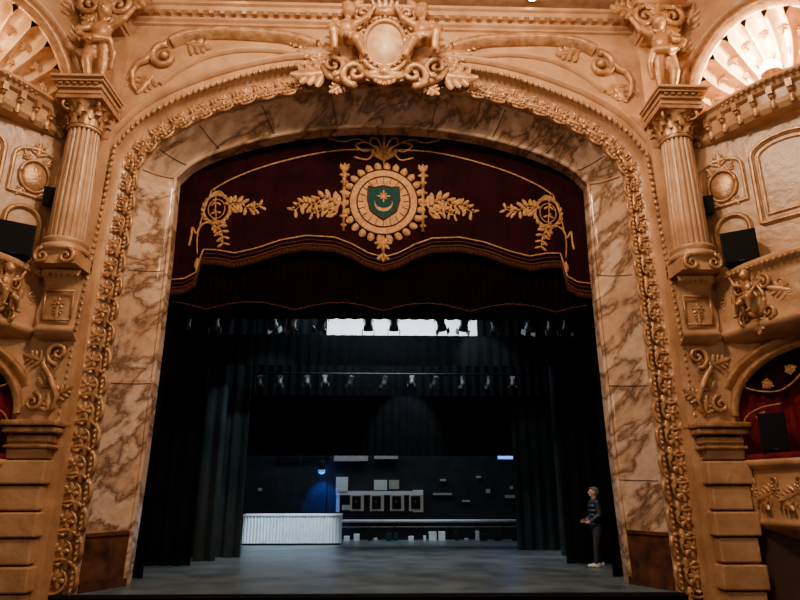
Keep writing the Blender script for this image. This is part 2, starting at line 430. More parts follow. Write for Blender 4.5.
mb.add(lathe([(.0,5.99),(.42,5.99),(.45,6.05),(.42,6.11),(.37,6.13),(.36,6.17),(.41,6.21),(.39,6.26),(.335,6.28)],40),PL,X)
mb.add(lathe([(.335,6.28),(.335,6.34),(.34,6.36),(.34,7.0),(.33,7.6),(.31,8.2),(.295,8.58),(.295,8.62),(.29,8.66)],160,.05,20),PL,X)
mb.add(lathe([(.31,8.62),(.34,8.66),(.31,8.70),(.29,8.72),(.30,8.95),(.36,9.12),(.42,9.2)],40),PL2,X)
for tier,(z0,hh,n) in enumerate(((8.70,.26,10),(8.84,.32,10))):
    for k in range(n):
        a=2*math.pi*(k+.5*tier)/n; d=V((math.cos(a),math.sin(a),0)); t=V((-math.sin(a),math.cos(a),0))
        rows=[]
        for i in range(7):
            u=i/6; out=.31+.03*u+(.12*(u-.5)**2*4 if u>.5 else 0); zz=z0+hh*(u if u<.86 else 1.72-u)
            hw=.10*(1-.6*u)
            rows.append([tuple(V((cx,cy,zz))+d*(out+.03*(1-v*v))+t*hw*v) for v in(-1,-.5,0,.5,1)])
        mb.add(grid(rows),PL2)
for a in(45,135,225,315):
    d=V((math.cos(R(a)),math.sin(R(a)),0))
    mb.add(spiral(.11,1.4,R(90),.035,.1,16,-1),PL2,FR(V((cx,cy,9.10))+d*.40,d,V((0,0,1)),d.cross(V((0,0,1)))))
mb.add(box((cx,cy,9.24),(.92,.86,.08)),PL2,None,False)
mb.done('fluted_column',mirror=True)
mb=MB()
for z0,h,w,d in((9.29,.10,.84,.82),(9.39,.10,.90,.88),(9.49,.06,1.0,.96),(9.55,.05,1.06,1.02)):
    mb.add(box((cx,-1.35-d/2+.1,z0+h/2),(w,d,h)),PL,None,False)
for k in range(6): mb.add(box((5.73+k*.14,-2.14,9.47),(.07,.08,.06)),PL2,None,False)
for z0,h,w,d in((11.25,.10,.7,.4),(11.35,.14,.8,.5),(11.85,.12,.95,.6),(11.97,.2,1.1,.75)):
    mb.add(box((6.05,-1.25-d/2,z0+h/2),(w,d,h)),PL,None,False)
f=wallfr((6.0,-1.75,11.65))
for fl in(1,-1):
    mb.add(spiral(.24,1.5,R(90),.07,.1,22,-fl),PL2,sub(f,fl*.30,0,.05))
    acanthus(mb,sub(f,fl*.1,-.1,.03,R(-90+fl*40)),.5,PL2)
acanthus(mb,sub(f,0,-.15,.1,R(90)),.5,PL2)
acanthus(mb,sub(f,-.45,.2,.0,R(170)),.6,PL2)
mb.done('trim_entablature_block',mirror=True)
putto(FR((6.0,-1.50,10.27),V((1,0,0)),V((0,0,1)),V((0,-1,0))),'pedestal_cherub',PL2,True,False,1.42,.03,False)

# ------------------------------------------------ splayed side bay
O=V((6.56,-1.3,0)); D=V((.643,-.766,0)); NB=V((-.766,-.643,0))
def W3(s,z,o=0): return O+D*s+NB*o+V((0,0,z))
BF=lambda s,z,o=0:FR(W3(s,z,o),D,V((0,0,1)),NB)
def rect(s0,s1,z0,z1,o=0): return [W3(s0,z0,o),W3(s1,z0,o),W3(s1,z1,o),W3(s0,z1,o)],[[0,1,2,3]]
def archfill(mb,c,a,b,zs,zt,M):
    pts=[(c+a*math.cos(t),zs+b*math.sin(t)) for t in [math.pi*k/32 for k in range(33)]]
    mb.add(grid([[W3(s,z),W3(s,zt)] for k,(s,z) in enumerate(pts)]),M,None,False)
    return [W3(s,z) for s,z in pts]
mb=MB(); SE=5.2
mb.add(rect(0,SE,-1.2,1.1),DRK,None,False)
c1,a1,b1,zs1=1.66,1.60,1.20,3.05
mb.add(rect(0,c1-a1,1.1,4.5),PL,None,False); mb.add(rect(c1+a1,SE,1.1,4.5),PL,None,False)
lowarch=archfill(mb,c1,a1,b1,zs1,4.5,PL)
mb.add(rect(0,SE,4.5,9.2),PL,None,False)
c2,a2,b2,zs2=1.62,1.52,2.05,9.2
mb.add(rect(0,c2-a2,9.2,12.5),PL,None,False); mb.add(rect(c2+a2,SE,9.2,12.5),PL,None,False)
uparch=archfill(mb,c2,a2,b2,zs2,12.5,PL)
rows=[];NR=11;NS=NR*12
for i in range(15):
    ps=math.pi/2*i/14; r=[]
    for k in range(NS+1):
        ph=math.pi*k/NS; sc=1-.16*(1-abs(math.sin(NR*ph)))**1.3*(math.cos(ps)*.7+.3)
        ra=math.cos(ps)*sc
        r.append(W3(c2+a2*math.cos(ph)*ra,zs2+b2*math.sin(ph)*ra,-1.15*math.sin(ps)*sc))
    rows.append(r)
mb.add(grid(rows),PLI)
mb.add(([W3(c2-a2,zs2),W3(c2+a2,zs2),W3(c2+a2*.7,zs2,-1.2),W3(c2-a2*.7,zs2,-1.2)],[[0,1,2,3]]),PL,None,False)
mb.add(sweep_wall(uparch,mould(1.5),NB),PL2)
mb.add(sweep_wall(lowarch,mould(.8),NB),PL2)
P=[W3(c1+(a1+.22)*math.cos(math.pi*k/32),zs1+(b1+.16)*math.sin(math.pi*k/32)) for k in range(4,29)]
mb.add(sweep_wall(P,mould(.9),NB),PL2)
P=[W3(c2+(a2+.28)*math.cos(math.pi*k/32),zs2+(b2+.28)*math.sin(math.pi*k/32)) for k in range(33)]
mb.add(sweep_wall(P,mould(.8),NB),PL)
for k in range(40):
    t=math.pi*(k+.5)/40; mb.add(ell(W3(c2+(a2+.14)*math.cos(t),zs2+(b2+.14)*math.sin(t),.03),.05,7,4),PL2)
for q_ in(.88,.70):
    for k in range(NR):
        ph=math.pi*(k+.5)/NR; q=q_
        ps=math.acos(q)
        fr=FR(W3(c2+a2*math.cos(ph)*q,zs2+b2*math.sin(ph)*q,-1.15*math.sin(ps)+.04),D,V((0,0,1)),NB)
        acanthus(mb,sub(fr,0,0,0,ph+math.pi),.26 if q_>.8 else .18,PL2,2)
for (s,z,r,q) in((.2,11.5,60,.7),(.1,10.9,80,.6),(3.0,11.5,120,.7)): acanthus(mb,sub(BF(s,z,.01),0,0,0,R(r)),q,PL2)
def panelframe(s0,s1,z0,z1,s=.5,arch=0):
    pts=[(s0,z0),(s0,z1)]
    if arch:
        pts+= [((s0+s1)/2-(s1-s0)/2*math.cos(t),z1+arch*math.sin(t)) for t in [math.pi*k/10 for k in range(1,10)]]
    pts+=[(s1,z1),(s1,z0),(s0,z0)]
    P=[]
    for i in range(len(pts)-1):
        a=W3(*pts[i]);b=W3(*pts[i+1]); P+= [a,a.lerp(b,.02),a.lerp(b,.98)]
    P.append(W3(*pts[-1]))
    mb.add(sweep_wall(P,mould(s),NB),PL2,None,False)
for sc in(.50,2.9):
    panelframe(sc-.42,sc+.42,7.2,7.95,.45,.25)
    fr=BF(sc,7.62,.0)
    mb.add(tube([(.27*math.cos(a),.33*math.sin(a),.03) for a in [2*math.pi*k/28 for k in range(29)]],.035,6),PL2,fr)
    mb.add(ell((0,0,0),(.24,.30,.05),20,8),PL2,fr)
    for r in(60,120,-60,-120): acanthus(mb,sub(fr,.3*math.cos(R(r)),.34*math.sin(R(r)),.02,R(r)),.22,PL2,2)
    acanthus(mb,sub(fr,0,.42,.02,R(90)),.34,PL2,3)
panelframe(1.10,2.3,6.6,8.0,.6,.3); panelframe(1.22,2.18,6.75,7.95,.35,.22)
for sc in(.56,2.9):
    pts=[(sc-.32,6.0),(sc-.32,6.65)]+[(sc-.32*math.cos(t),6.65+.30*math.sin(t)) for t in [math.pi*k/10 for k in range(1,10)]]+[(sc+.32,6.65),(sc+.32,6.0)]
    P=[W3(a,b) for a,b in pts]; mb.add(sweep_wall(P,mould(.6),NB),PL2)
def quad(a,b,c,d): return [a,b,c,d],[[0,1,2,3]]
s0,s1,dp=c1-a1-.02,c1+a1+.02,-1.8
mb.add(quad(W3(s0,1.0,dp),W3(s1,1.0,dp),W3(s1,4.5,dp),W3(s0,4.5,dp)),RED,None,False)
mb.add(quad(W3(s0,1.0,dp),W3(s0,1.0),W3(s0,4.5),W3(s0,4.5,dp)),RED,None,False)
mb.add(quad(W3(s1,1.0,dp),W3(s1,1.0),W3(s1,4.5),W3(s1,4.5,dp)),RED,None,False)
mb.add(quad(W3(s0,4.5,dp),W3(s0,4.5,-.02),W3(s1,4.5,-.02),W3(s1,4.5,dp)),DRK,None,False)
mb.add(quad(W3(s0,1.2,dp),W3(s0,1.2),W3(s1,1.2),W3(s1,1.2,dp)),DRK,None,False)
mb._mk('wall_right',mb.v,False,None,None); mb._mk('wall_left',[V((-p.x,p.y,p.z)) for p in mb.v],True,None,None)

def bow(s0,s1,bulge,n=26,pw=1.0):
    return [O+D*(s0+(s1-s0)*k/n)+NB*(bulge*math.sin(math.pi*k/n)**pw) for k in range(n+1)]
def ornfront(mb,path,step,z,fn):
    cum=0;d=step/2;i=0
    for a,b in zip(path,path[1:]):
        L=(b-a).length
        while cum+L>d:
            t=(d-cum)/L; p=a.lerp(b,t); ta=(b-a).normalized(); fn(i,FR(V((p.x,p.y,z)),ta,V((0,0,1)),V((ta.y,-ta.x,0)))); d+=step;i+=1
        cum+=L
mb=MB(); path=[V((5.72,-1.36,0)),V((6.48,-1.40,0))]+bow(.05,3.6,.40)
g,_=sweep_plan(path,[(-.3,9.24),(.20,9.24),(.22,9.17),(.14,9.12),(.10,9.04),(.02,9.0),(.0,8.82),(.04,8.78),(.02,8.70),(-.05,8.62),(-.3,8.6)])
mb.add(g,PL,None,False)
def f1(i,fr):
    mb.add(box((0,.02,.07),(.10,.16,.14)),PL2,fr,False); mb.add(ell((0,-.10,.06),(.05,.06,.06),8,5),PL2,fr)
    mb.add(leaf(.24,.14,.05,.02),PL2,sub(fr,0,-.10,.03,R(-90)))
ornfront(mb,bow(.05,3.6,.40),.32,8.96,f1)
ornfront(mb,bow(.05,3.6,.62),.11,9.14,lambda i,fr:mb.add(ell((0,0,0),(.035,.045,.03),6,4),PL2,fr))
mb.done('shell_niche_cornice',mirror=True)
mb=MB(); p2=[V((5.72,-1.50,0)),V((6.35,-1.55,0))]+bow(-.02,3.9,.72)
g,_=sweep_plan(p2,[(-.55,5.72),(.12,5.72),(.16,5.68),(.14,5.60),(.06,5.56),(.02,5.46),(.0,5.40),(.02,5.36),(.0,5.30),(.05,5.05),(.06,4.85),(.03,4.66),(.08,4.60),(.10,4.54),(.04,4.48),(-.05,4.42),(-.25,4.35),(-.8,4.33)])
mb.add(g,PL)
def f2(i,fr):
    if i%4==2:
        mb.add(tube([(.20*math.cos(a),.28*math.sin(a),.06) for a in [2*math.pi*k/24 for k in range(25)]],.05,6),PL2,fr)
        mb.add(ell((0,0,.05),(.17,.24,.09),16,8),PLI,fr)
        for fl in(1,-1):
            mb.add(spiral(.13,1.4,R(90),.04,.1,16,-fl),PL2,sub(fr,fl*.25,.27,.05)); mb.add(spiral(.13,1.4,R(-90),.04,.1,16,fl),PL2,sub(fr,fl*.25,-.27,.05))
        acanthus(mb,sub(fr,0,.28,.05,R(90)),.3,PL2); acanthus(mb,sub(fr,0,-.28,.05,R(-90)),.35,PL2)
    else:
        acanthus(mb,sub(fr,-.15,0,.02,R(20 if i%2 else 160)),.42,PL2); cscroll(mb,sub(fr,.02,.12,.02,R(30)),.32,PL2)
ornfront(mb,bow(-.02,3.9,.72),.42,5.0,f2)
ornfront(mb,p2,.10,5.60,lambda i,fr:mb.add(ell((0,0,.14),(.03,.04,.03),6,4),PL2,fr))
fp=wallfr((6.05,-1.57,5.0))
for a,b in(((-.26,-.26),(.26,-.26)),((.26,-.26),(.26,.30)),((.26,.30),(-.26,.30)),((-.26,.30),(-.26,-.26))):
    mb.add(tube([(a[0],a[1],.03),(b[0],b[1],.03)],.022,5),PL2,fp)
rosette(mb,sub(fp,0,.05,.03),.12,PL2); acanthus(mb,sub(fp,0,-.02,.03,R(-90)),.22,PL2,2)
mb.done('upper_box_balcony',mirror=True)
pp=bow(-.02,3.9,.72)[6]; ta=(bow(-.02,3.9,.72)[7]-pp).normalized()
putto(FR(V((pp.x,pp.y,4.85)),ta,V((0,0,1)),V((ta.y,-ta.x,0))),'balcony_cherub',PL2,True,True,.72,.018)
mb=MB(); p3=bow(.05,3.3,.62)
g,_=sweep_plan(p3,[(-.35,2.24),(.10,2.24),(.13,2.19),(.10,2.12),(.03,2.08),(.0,1.98),(.06,1.7),(.05,1.45),(-.02,1.28),(.04,1.22),(.02,1.14),(-.15,1.05),(-.5,.85),(-.66,.6)])
mb.add(g,PL)
g,_=sweep_plan(p3,[(-.12,2.24),(-.12,2.30),(-.05,2.33),(.07,2.33),(.11,2.29),(.11,2.24)]); mb.add(g,VELR)
def f3(i,fr):
    cscroll(mb,sub(fr,-.1,.12,.04,R(20)),.34,PL2); acanthus(mb,sub(fr,.05,-.05,.05,R(-40)),.36,PL2); acanthus(mb,sub(fr,-.05,0,.05,R(200)),.36,PL2)
    rosette(mb,sub(fr,0,.05,.06),.10,PL2)
ornfront(mb,p3,.48,1.68,f3)
mb.done('lower_box_balcony',mirror=True)
def drape(mb,p,q,zt,zb,M,amp=.06,wl_=.3,rows_=6,nrm=None,scal=0,sub_=8):
    p=V(p);q=V(q); L=(q-p).length; n=max(8,int(L/wl_*sub_)); t=(q-p).normalized(); nn=nrm or V((t.y,-t.x,0))
    rr=[]
    for i in range(rows_+1):
        u=i/rows_; row=[]
        for j in range(n+1):
            s=j/n; zbb=zb+ (scal*abs(math.sin(math.pi*s*L/1.2)) if scal else 0)
            ph=2*math.pi*s*L/wl_
            o=amp*(math.sin(ph)+.35*math.sin(2.3*ph+1.1))*(.55+.45*u)
            row.append(p.lerp(q,s)+nn*o+V((0,0,zt+(zbb-zt)*u)))
        rr.append(row)
    mb.add(grid(rr),M)
mb=MB()
drape(mb,W3(.09,0,-.12),W3(1.15,0,-.30),4.3,2.3,VELR,.04,.20); drape(mb,W3(2.3,0,-.30),W3(3.2,0,-.12),4.3,2.3,VELR,.04,.20)
drape(mb,W3(.09,0,-.08),W3(3.2,0,-.08),4.4,3.72,VEL,.03,.25,scal=-.30)
for pts in(((.12,3.70),(.4,3.50),(.8,3.42),(1.1,3.55),(1.4,3.85)),((.14,2.4),(.2,2.95),(.5,3.15),(.85,3.2))):
    mb.add(tube(crom([W3(a,b,-.02) for a,b in pts],5),.018,5),GOLD)
for s,z,r in((.3,3.75,200),(.6,3.62,-30),(1.0,3.75,20),(.45,2.9,60)): acanthus(mb,sub(BF(s,z,-.02),0,0,0,R(r)),.22,GOLD)
mb.done('box_curtain',mirror=True)

def speaker(name,c,size,yaw,tilt,mirror=True):
    m=MB(); w,d,h=size
    M4=Matrix.Translation(V(c))@Matrix.Rotation(yaw,4,'Z')@Matrix.Rotation(tilt,4,'X')
    T=lambda p:M4@V(p)
    m.add(poly([(-w/2,-d/2),(w/2,-d/2),(w/2*.72,d/2),(-w/2*.72,d/2)],0,h),SPK,T,False)
    m.add(box((0,-d/2-.012,h/2),(w*.9,.03,h*.92)),GRL,T,False)
    m.add(box((0,-d/2-.03,h*.06),(w*.16,.012,h*.04)),MET,T,False)
    m.add(box((0,d*.2,-.02),(w*.5,d*.4,.05)),MET,T,False)
    return m.done(name,mirror=mirror,mods=bev(.012))
speaker('loudspeaker',(6.78,-2.06,5.76),(.60,.46,.64),R(-32),R(0))
speaker('wall_loudspeaker',W3(.20,7.02,.22),(.26,.2,.38),R(-20),R(12))
speaker('box_loudspeaker',W3(.72,2.35,.22),(.42,.36,.66),R(-30),0)
for sx in(1,-1):
    m=MB(); p=W3(1.6,9.2,-.55); p.x*=sx
    T=lambda q:V((q[0]+p.x,q[1]+p.y,q[2]+p.z))
    m.add(lathe([(0,.02),(.16,.02),(.18,.06),(.06,.12),(.04,.5),(.07,.6),(.18,.72),(.20,.78)],20),GOLD,T)
    m.add(ell((0,0,.88),(.20,.20,.19),16,8),LMP if sx>0 else PLI,T)
    m.done('shell_uplighter')

# ------------------------------------------------ pelmet
YP=.40
cont=[UY(a,b,YP) for a,b in((382,266),(398,262),(415,253),(432,247),(460,246),(485,251),(510,260),(530,265),(548,262),(562,262),(566,284),(578,291),(596,293))]
cont[0].x=0
def zc(x):
    x=abs(x)
    if x<=.001: return cont[0].z
    for a,b in zip(cont,cont[1:]):
        if x<=b.x:
            t=(x-a.x)/max(1e-4,(b.x-a.x)); return a.z+(b.z-a.z)*t
    return cont[-1].z
def ztop(x):
    x=abs(x); 
    for a,b in zip(A,A[1:NA]):
        if a.x<=x<=b.x+1e-6: return a.z+(b.z-a.z)*(x-a.x)/max(1e-5,b.x-a.x)+.35
    return A[NA-1].z+.35
mb=MB(); cols=[]
for i in range(221):
    x=-5.1+10.2*i/220; zt=ztop(x); zb=zc(x)
    cols.append([V((x,YP+.012*math.sin(x*9)+.01*math.sin(x*23+v),zt+(zb-zt)*v/10)) for v in range(11)])
mb.add(grid(cols),VEL)
edgep=[V((x,YP-.03,zc(x))) for x in [-4.95+9.9*k/160 for k in range(161)]]
mb.add(tube(edgep,.022,6),DGOLD)
for k in range(330):
    x=-4.93+9.86*k/329; z=zc(x); mb.add(tube([(x,YP-.02,z-.01),(x,YP-.02,z-.16)],[.010,.014],4),DGOLD)
pel=empty('pelmet_curtain',(0,YP,6))
mb.done('velvet',parent=pel)
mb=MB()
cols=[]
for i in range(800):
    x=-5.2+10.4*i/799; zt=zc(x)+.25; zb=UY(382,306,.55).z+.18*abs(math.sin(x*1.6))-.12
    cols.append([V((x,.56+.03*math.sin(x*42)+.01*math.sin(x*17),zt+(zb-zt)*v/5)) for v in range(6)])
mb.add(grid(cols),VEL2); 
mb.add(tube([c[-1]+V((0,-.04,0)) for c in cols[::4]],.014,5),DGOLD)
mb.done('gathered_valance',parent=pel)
YE=YP-.035
mb=MB()
E=lambda px,py:UY(px,py,YE)
def eline(pts,r=.022,k=6,M=GOLD,both=True):
    P=crom([E(a,b) for a,b in pts],k); mb.add(tube(P,r,6),M)
    if both: mb.add(tube([V((-p.x,p.y,p.z)) for p in P],r,6),M)
class Mir:
    def add(s,g,M,fr=None,smooth=True):
        mb.add(g,M,fr,smooth)
        vs=[fr(p) if fr else V(p) for p in g[0]]
        mb.add(([V((-p.x,p.y,p.z)) for p in vs],[f[::-1] for f in g[1]]),M,None,smooth)
mm=Mir()
eline([(398,150),(430,152),(465,159),(505,171),(535,184),(553,195)],.022)
eline([(553,195),(560,215),(566,240),(566,258)],.016)
mb.add(tube([V((x,YE,zc(x)+.20)) for x in [-4.72+9.44*k/160 for k in range(161)]],.020,6),GOLD)
mb.add(tube([V((x,YE,zc(x)+.10)) for x in [-4.8+9.6*k/160 for k in range(161)]],.012,6),DGOLD)
def garland(pts,size,n):
    P=crom([E(a,b) for a,b in pts],8); 
    mm.add(tube(P,.014,5),GOLD)
    for i in range(n):
        k=int(i*(len(P)-2)/max(1,n-1)); p=P[k]; t=(P[k+1]-p); a=math.atan2(t.z,t.x); q=size*(1-.35*i/n)
        fr=wallfr(p)
        for da in(58,-58): mm.add(leaf(q,q*.42,.025),GOLD,sub(fr,0,0,0,a+R(da+random.uniform(-14,14))))
        mm.add(ell((q*.25,q*.2,.02),(q*.2,q*.2,.03),7,4),GOLD,fr)
garland([(428,207),(440,200),(452,206),(462,206),(472,213)],.30,11)
garland([(430,214),(442,211),(456,216)],.22,6)
garland([(536,210),(526,207),(516,212),(505,209)],.26,8)
garland([(548,226),(543,236),(541,248)],.22,5)
eline([(556,226),(563,230),(567,238),(571,232),(572,240),(574,250)],.028)
eline([(538,203),(545,196),(551,199),(558,205)],.028)
wf=wallfr(E(548,213))
for k in range(18):
    a=2*math.pi*k/18; mm.add(leaf(.16,.08,.03),GOLD,sub(wf,.29*math.cos(a),.34*math.sin(a),0,a+R(80)))
mm.add(tube([(.29*math.cos(a),.34*math.sin(a),.0) for a in [2*math.pi*k/24 for k in range(25)]],.02,6),GOLD,wf)
mm.add(tube([(.19*math.cos(a),.24*math.sin(a),.0) for a in [2*math.pi*k/24 for k in range(25)]],.014,6),GOLD,wf)
garland([(549,196),(549,212),(548,226)],.16,4)
for py0,py1,w in((172,188,.05),(188,232,.035)):
    mm.add(tube([E(423,py0),E(423,py1)],w,8),GOLD)
for py,w in((176,.14),(183,.10),(193,.12),(205,.09),(217,.11),(226,.08)):
    mm.add(ell((0,0,0),(w,.05,.03),10,5),GOLD,wallfr(E(423,py)))
for k in(-25,0,25): mm.add(leaf(.24,.10,.03),GOLD,sub(wallfr(E(423,173)),0,0,0,R(90+k)))
ef=wallfr(V((0,YE,E(381,202).z)))
mb.add(poly([(.80*math.cos(a),.84*math.sin(a)) for a in [2*math.pi*k/48 for k in range(48)]],-.01,.03),GOLD,ef,False)
for k in range(26):
    a=2*math.pi*k/26; mb.add(leaf(.24,.17,.035),GOLD,sub(ef,.76*math.cos(a),.80*math.sin(a),.01,a+.25))
for rx in(.80,.62): mb.add(tube([(rx*math.cos(a),rx*1.04*math.sin(a),.035) for a in [2*math.pi*k/40 for k in range(41)]],.018,6),DGOLD,ef)
for k in range(20):
    a=2*math.pi*k/20; mb.add(tube([(.46*math.cos(a),.48*math.sin(a),.035),(.60*math.cos(a),.62*math.sin(a),.035)],.010,4),DGOLD,ef)
sh=[(-.36,.38),(-.20,.35),(0,.40),(.20,.35),(.36,.38),(.38,.05),(.30,-.24),(.12,-.38),(0,-.46),(-.12,-.38),(-.30,-.24),(-.38,.05)]
mb.add(poly(sh,.03,.055),GRN,ef,False)
mb.add(tube([(p[0],p[1],.05) for p in sh+[sh[0]]],.02,6),DGOLD,ef)
# crescent moon, horns up, with an eight-pointed star between the horns
co_=[(.21*math.cos(R(160+220*k/24)),.21*math.sin(R(160+220*k/24))-.06,.065) for k in range(25)]
h0=co_[0]; ci_=[]
for k in range(25):
    a=R(160+220*k/24); ci_.append((.197*math.cos(a),.145*math.sin(a)-.06+.022,.065))
ci_[0]=co_[0];ci_[-1]=co_[-1]
mb.add(grid([co_,ci_]),GOLD,ef,False)
for k in range(8):
    a=R(90+45*k); mb.add(leaf(.16 if k%2==0 else .11,.055,.02),GOLD,sub(ef,0,.13,.055,a))
eline([(382,160),(390,150),(402,143),(412,146),(404,152),(394,150),(400,160),(414,158)],.024)
eline([(382,148),(378,140),(372,138),(370,143)],.02)
eline([(390,148),(410,140),(425,143),(440,140)],.018)
top=[V((0,YE,E(382,132).z)),V((0,YE,E(382,165).z))]; mb.add(tube(top,.03,6),GOLD)
cfz=wallfr(V((0,YE,E(382,160).z)))
for k in(-50,-25,0,25,50): mb.add(leaf(.42,.14,.03),GOLD,sub(cfz,0,0,0,R(90+k)))
cfp=wallfr(V((0,YE,E(382,243).z)))
mb.add(tube([(0,.25,0),(0,-.35,0)],.03,6),GOLD,cfp)
for k in range(8): mb.add(leaf(.2,.09,.03),GOLD,sub(cfp,0,0,0,R(45*k)))
for k in(-40,0,40): mb.add(leaf(.22,.09,.03),GOLD,sub(cfp,0,-.25,0,R(-90+k)))
for px,py in((566,262),(596,285)): mm.add(leaf(.25,.12,.03),GOLD,sub(wallfr(E(px,py)),0,0,0,R(-90)))
mb.done('embroidery',parent=pel)

# ------------------------------------------------ stage
mb=MB(); mb.add(box((0,5.2,-.1),(18.4,12.4,.2)),FLR,None,False)
mb.done('stage_floor')
mb=MB(); mb.add(box((0,-1.03,-.62),(12.6,.04,1.16)),BLK,None,False)
mb.add(box((0,-1.04,-.03),(12.6,.06,.06)),MET,None,False); mb.done('stage_front')
mb=MB(); mb.add(box((0,-9,-1.25),(26,16,.1)),DRK,None,False); mb.done('floor')
mb=MB(); mb.add(box((0,11.55,6.4),(18.4,.2,13)),BWL,None,False); mb.done('wall_back')
for sx,nm in((-1,'wall_stage_left'),(1,'wall_stage_right')):
    mb=MB(); mb.add(box((sx*9.3,5.9,6.4),(.2,11.2,13)),BWL,None,False); mb.done(nm)
mb=MB(); mb.add(box((0,5.9,13.0),(18.8,11.3,.2)),BWL,None,False); mb.done('ceiling_fly_grid')
mb=MB()
mb.add(box((7.4,.33,6.4),(4.1,.06,13)),BWL,None,False)
mb.done('wall_stage_return',mirror=True)
mb=MB(); mb.add(box((0,.33,11.7),(10.8,.06,2.4)),BWL,None,False); mb.done('wall_over_stage')
def legs(x0,x1,y,zt,M=BLK,name='stage_leg_curtain',amp=.05,wl_=.34,zb=.01):
    m=MB(); drape(m,(x0,y,0),(x1,y,0),zt,zb,M,amp,wl_,8); m.done(name)
legs(4.82,7.3,1.0,8.5); legs(-7.3,-4.82,1.0,8.5)
legs(4.55,7.3,3.4,8.5); legs(-7.3,-4.5,3.2,8.5)
legs(4.10,5.9,7.0,8.5,LEG); legs(-5.25,-3.75,5.1,8.5,LEG)
legs(-4.75,-4.2,4.2,8.5,LEG); legs(4.95,5.6,5.3,8.5,LEG)
legs(-8.5,-5.2,9.4,8.5); legs(5.2,8.5,9.4,8.5)
def border(x0,x1,y,zt,zb,M=BLK,amp=.04): legs(x0,x1,y,zt,M,'border_curtain',amp,.28,zb)
border(-7.3,7.3,1.2,8.5,5.55)
border(-7.3,7.3,3.6,5.76,4.92,BLK,.02)
border(-7.3,7.3,6.0,8.5,4.46)
border(-7.5,7.5,9.1,8.5,2.85)
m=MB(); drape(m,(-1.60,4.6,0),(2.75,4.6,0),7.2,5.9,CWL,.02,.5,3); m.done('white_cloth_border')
def bar(name,y,z,xs,s=1):
    m=MB(); m.add(tube([(-5.4,y,z),(5.4,y,z)],.03,8),MET)
    for x,a,b in xs:
        M4=Matrix.Translation(V((x,y,z-.08)))@Matrix.Rotation(R(b),4,'Z')@Matrix.Rotation(R(a),4,'X')
        T=lambda p,M4=M4:M4@V(p)
        U=lambda p,x=x:V((x+p[0]*s,y+p[1]*s,z+p[2]*s))
        m.add(box((0,0,-.02),(.05,.07,.1)),MET,U,False)
        m.add(tube([(-.13,0,-.26),(-.13,0,-.06),(.13,0,-.06),(.13,0,-.26)],.014,5),MET,U)
        q=lambda p:T((p[0]*s,p[1]*s,p[2]*s-.16*s))
        m.add(lathe([(.0,.2),(.09,.18),(.11,.10),(.105,-.08),(.12,-.10),(.13,-.24),(.10,-.24),(.09,-.16),(0,-.14)],14),LAN,q)
        m.add(box((0,0,.12),(.2,.2,.12)),LAN,q,False)
        for kk in(-1,1): m.add(box((kk*.15,0,-.27),(.02,.22,.14)),LAN,q,False)
    m.done(name)
bar('lighting_bar',1.9,5.92,[(-4.75,25,30),(-4.1,30,10),(-2.75,35,-20),(-2.2,20,25),(-1.45,35,30),(-.35,5,0),(.28,5,0),(1.4,35,-25),(2.05,30,15),(2.75,35,-30),(3.7,25,20),(4.2,30,-10),(4.6,20,0)],.95)
bar('lighting_bar',5.4,5.02,[(x,random.uniform(-20,30),random.uniform(-40,40)) for x in (-3.6,-3.0,-2.2,-1.7,-.9,.1,.9,1.6,2.4,3.2,3.9)],.7)
def xat(px,py,y): return UY(px,py,y).x
x0,x1=xat(242,545,9),xat(340,545,9)
cnt=empty('white_counter',((x0+x1)/2,9,0))
m=MB(); n=120
fr0=[];
for i in range(n+1):
    x=x0+(x1-x0)*i/n; fr0.append([V((x,8.98+.018*math.cos(i*math.pi/2*1.0),.06)),V((x,8.98+.018*math.cos(i*math.pi/2),.90))])
m.add(grid(fr0),WHT,None,False)
m.add(box(((x0+x1)/2,9.32,.93),(x1-x0+.06,.74,.05)),WHT,None,False)
m.add(box(((x0+x1)/2,9.35,.03),(x1-x0,.6,.06)),MET,None,False)
m.add(box((x0,9.33,.48),(.03,.66,.86)),WHT,None,False); m.add(box((x1,9.33,.48),(.03,.66,.86)),WHT,None,False)
m.done('body',parent=cnt)
def W(px0,py0,px1,py1,y=11.40): 
    a=UY(px0,py1,y);b=UY(px1,py0,y); return a,b
def bx(m,px0,py0,px1,py1,M,d=.12,y=11.40):
    a,b=W(px0,py0,px1,py1,y); m.add(box(((a.x+b.x)/2,y,(a.z+b.z)/2),(b.x-a.x,d,b.z-a.z)),M,None,False)
m=MB()
bx(m,336,491,423,495,WHT,.16); bx(m,336,491,340,512,BEI,.14); 
for px in(352,372,392,411):
    bx(m,px-2,495,px+12,511,BEI,.18); bx(m,px,496,px+9,509,SPK,.22); bx(m,px+3,500,px+5,503,RED,.26)
bx(m,336,477,348,491,WHT,.2); bx(m,374,480,387,490,WHT,.16); bx(m,389,480,399,489,BEI,.16)
bx(m,342,505,352,510,BEI)
bx(m,413,490,423,512,WHT,.12)
m.done('electrical_switchgear')
m=MB()
zr=UY(430,521,11.2).z
m.add(tube([(xat(340,521,11.2),11.2,zr),(xat(528,521,11.2),11.2,zr)],.055,6),WHT)
m.add(tube([(xat(340,526,11.2),11.2,zr-.2),(xat(528,526,11.2),11.2,zr-.2)],.02,6),BEI)
for k in range(8):
    x=xat(342,521,11.2)+k*.98; m.add(tube([(x,11.2,0),(x,11.2,zr)],.025,6),MET)
m.done('pipe_handrail')
m=MB(); random.seed(9)
cols_=[WHT,BEI,MET,RED,GRN,SPK,SPK,MET,SPK]
x=xat(344,540,10.8)
while x<xat(524,540,10.8):
    w=random.uniform(.08,.34);h=random.uniform(.06,.34); m.add(box((x+w/2,10.8+random.uniform(-.1,.1),h/2),(w,.2,h)),random.choice(cols_),None,False); x+=w+random.uniform(.02,.4)
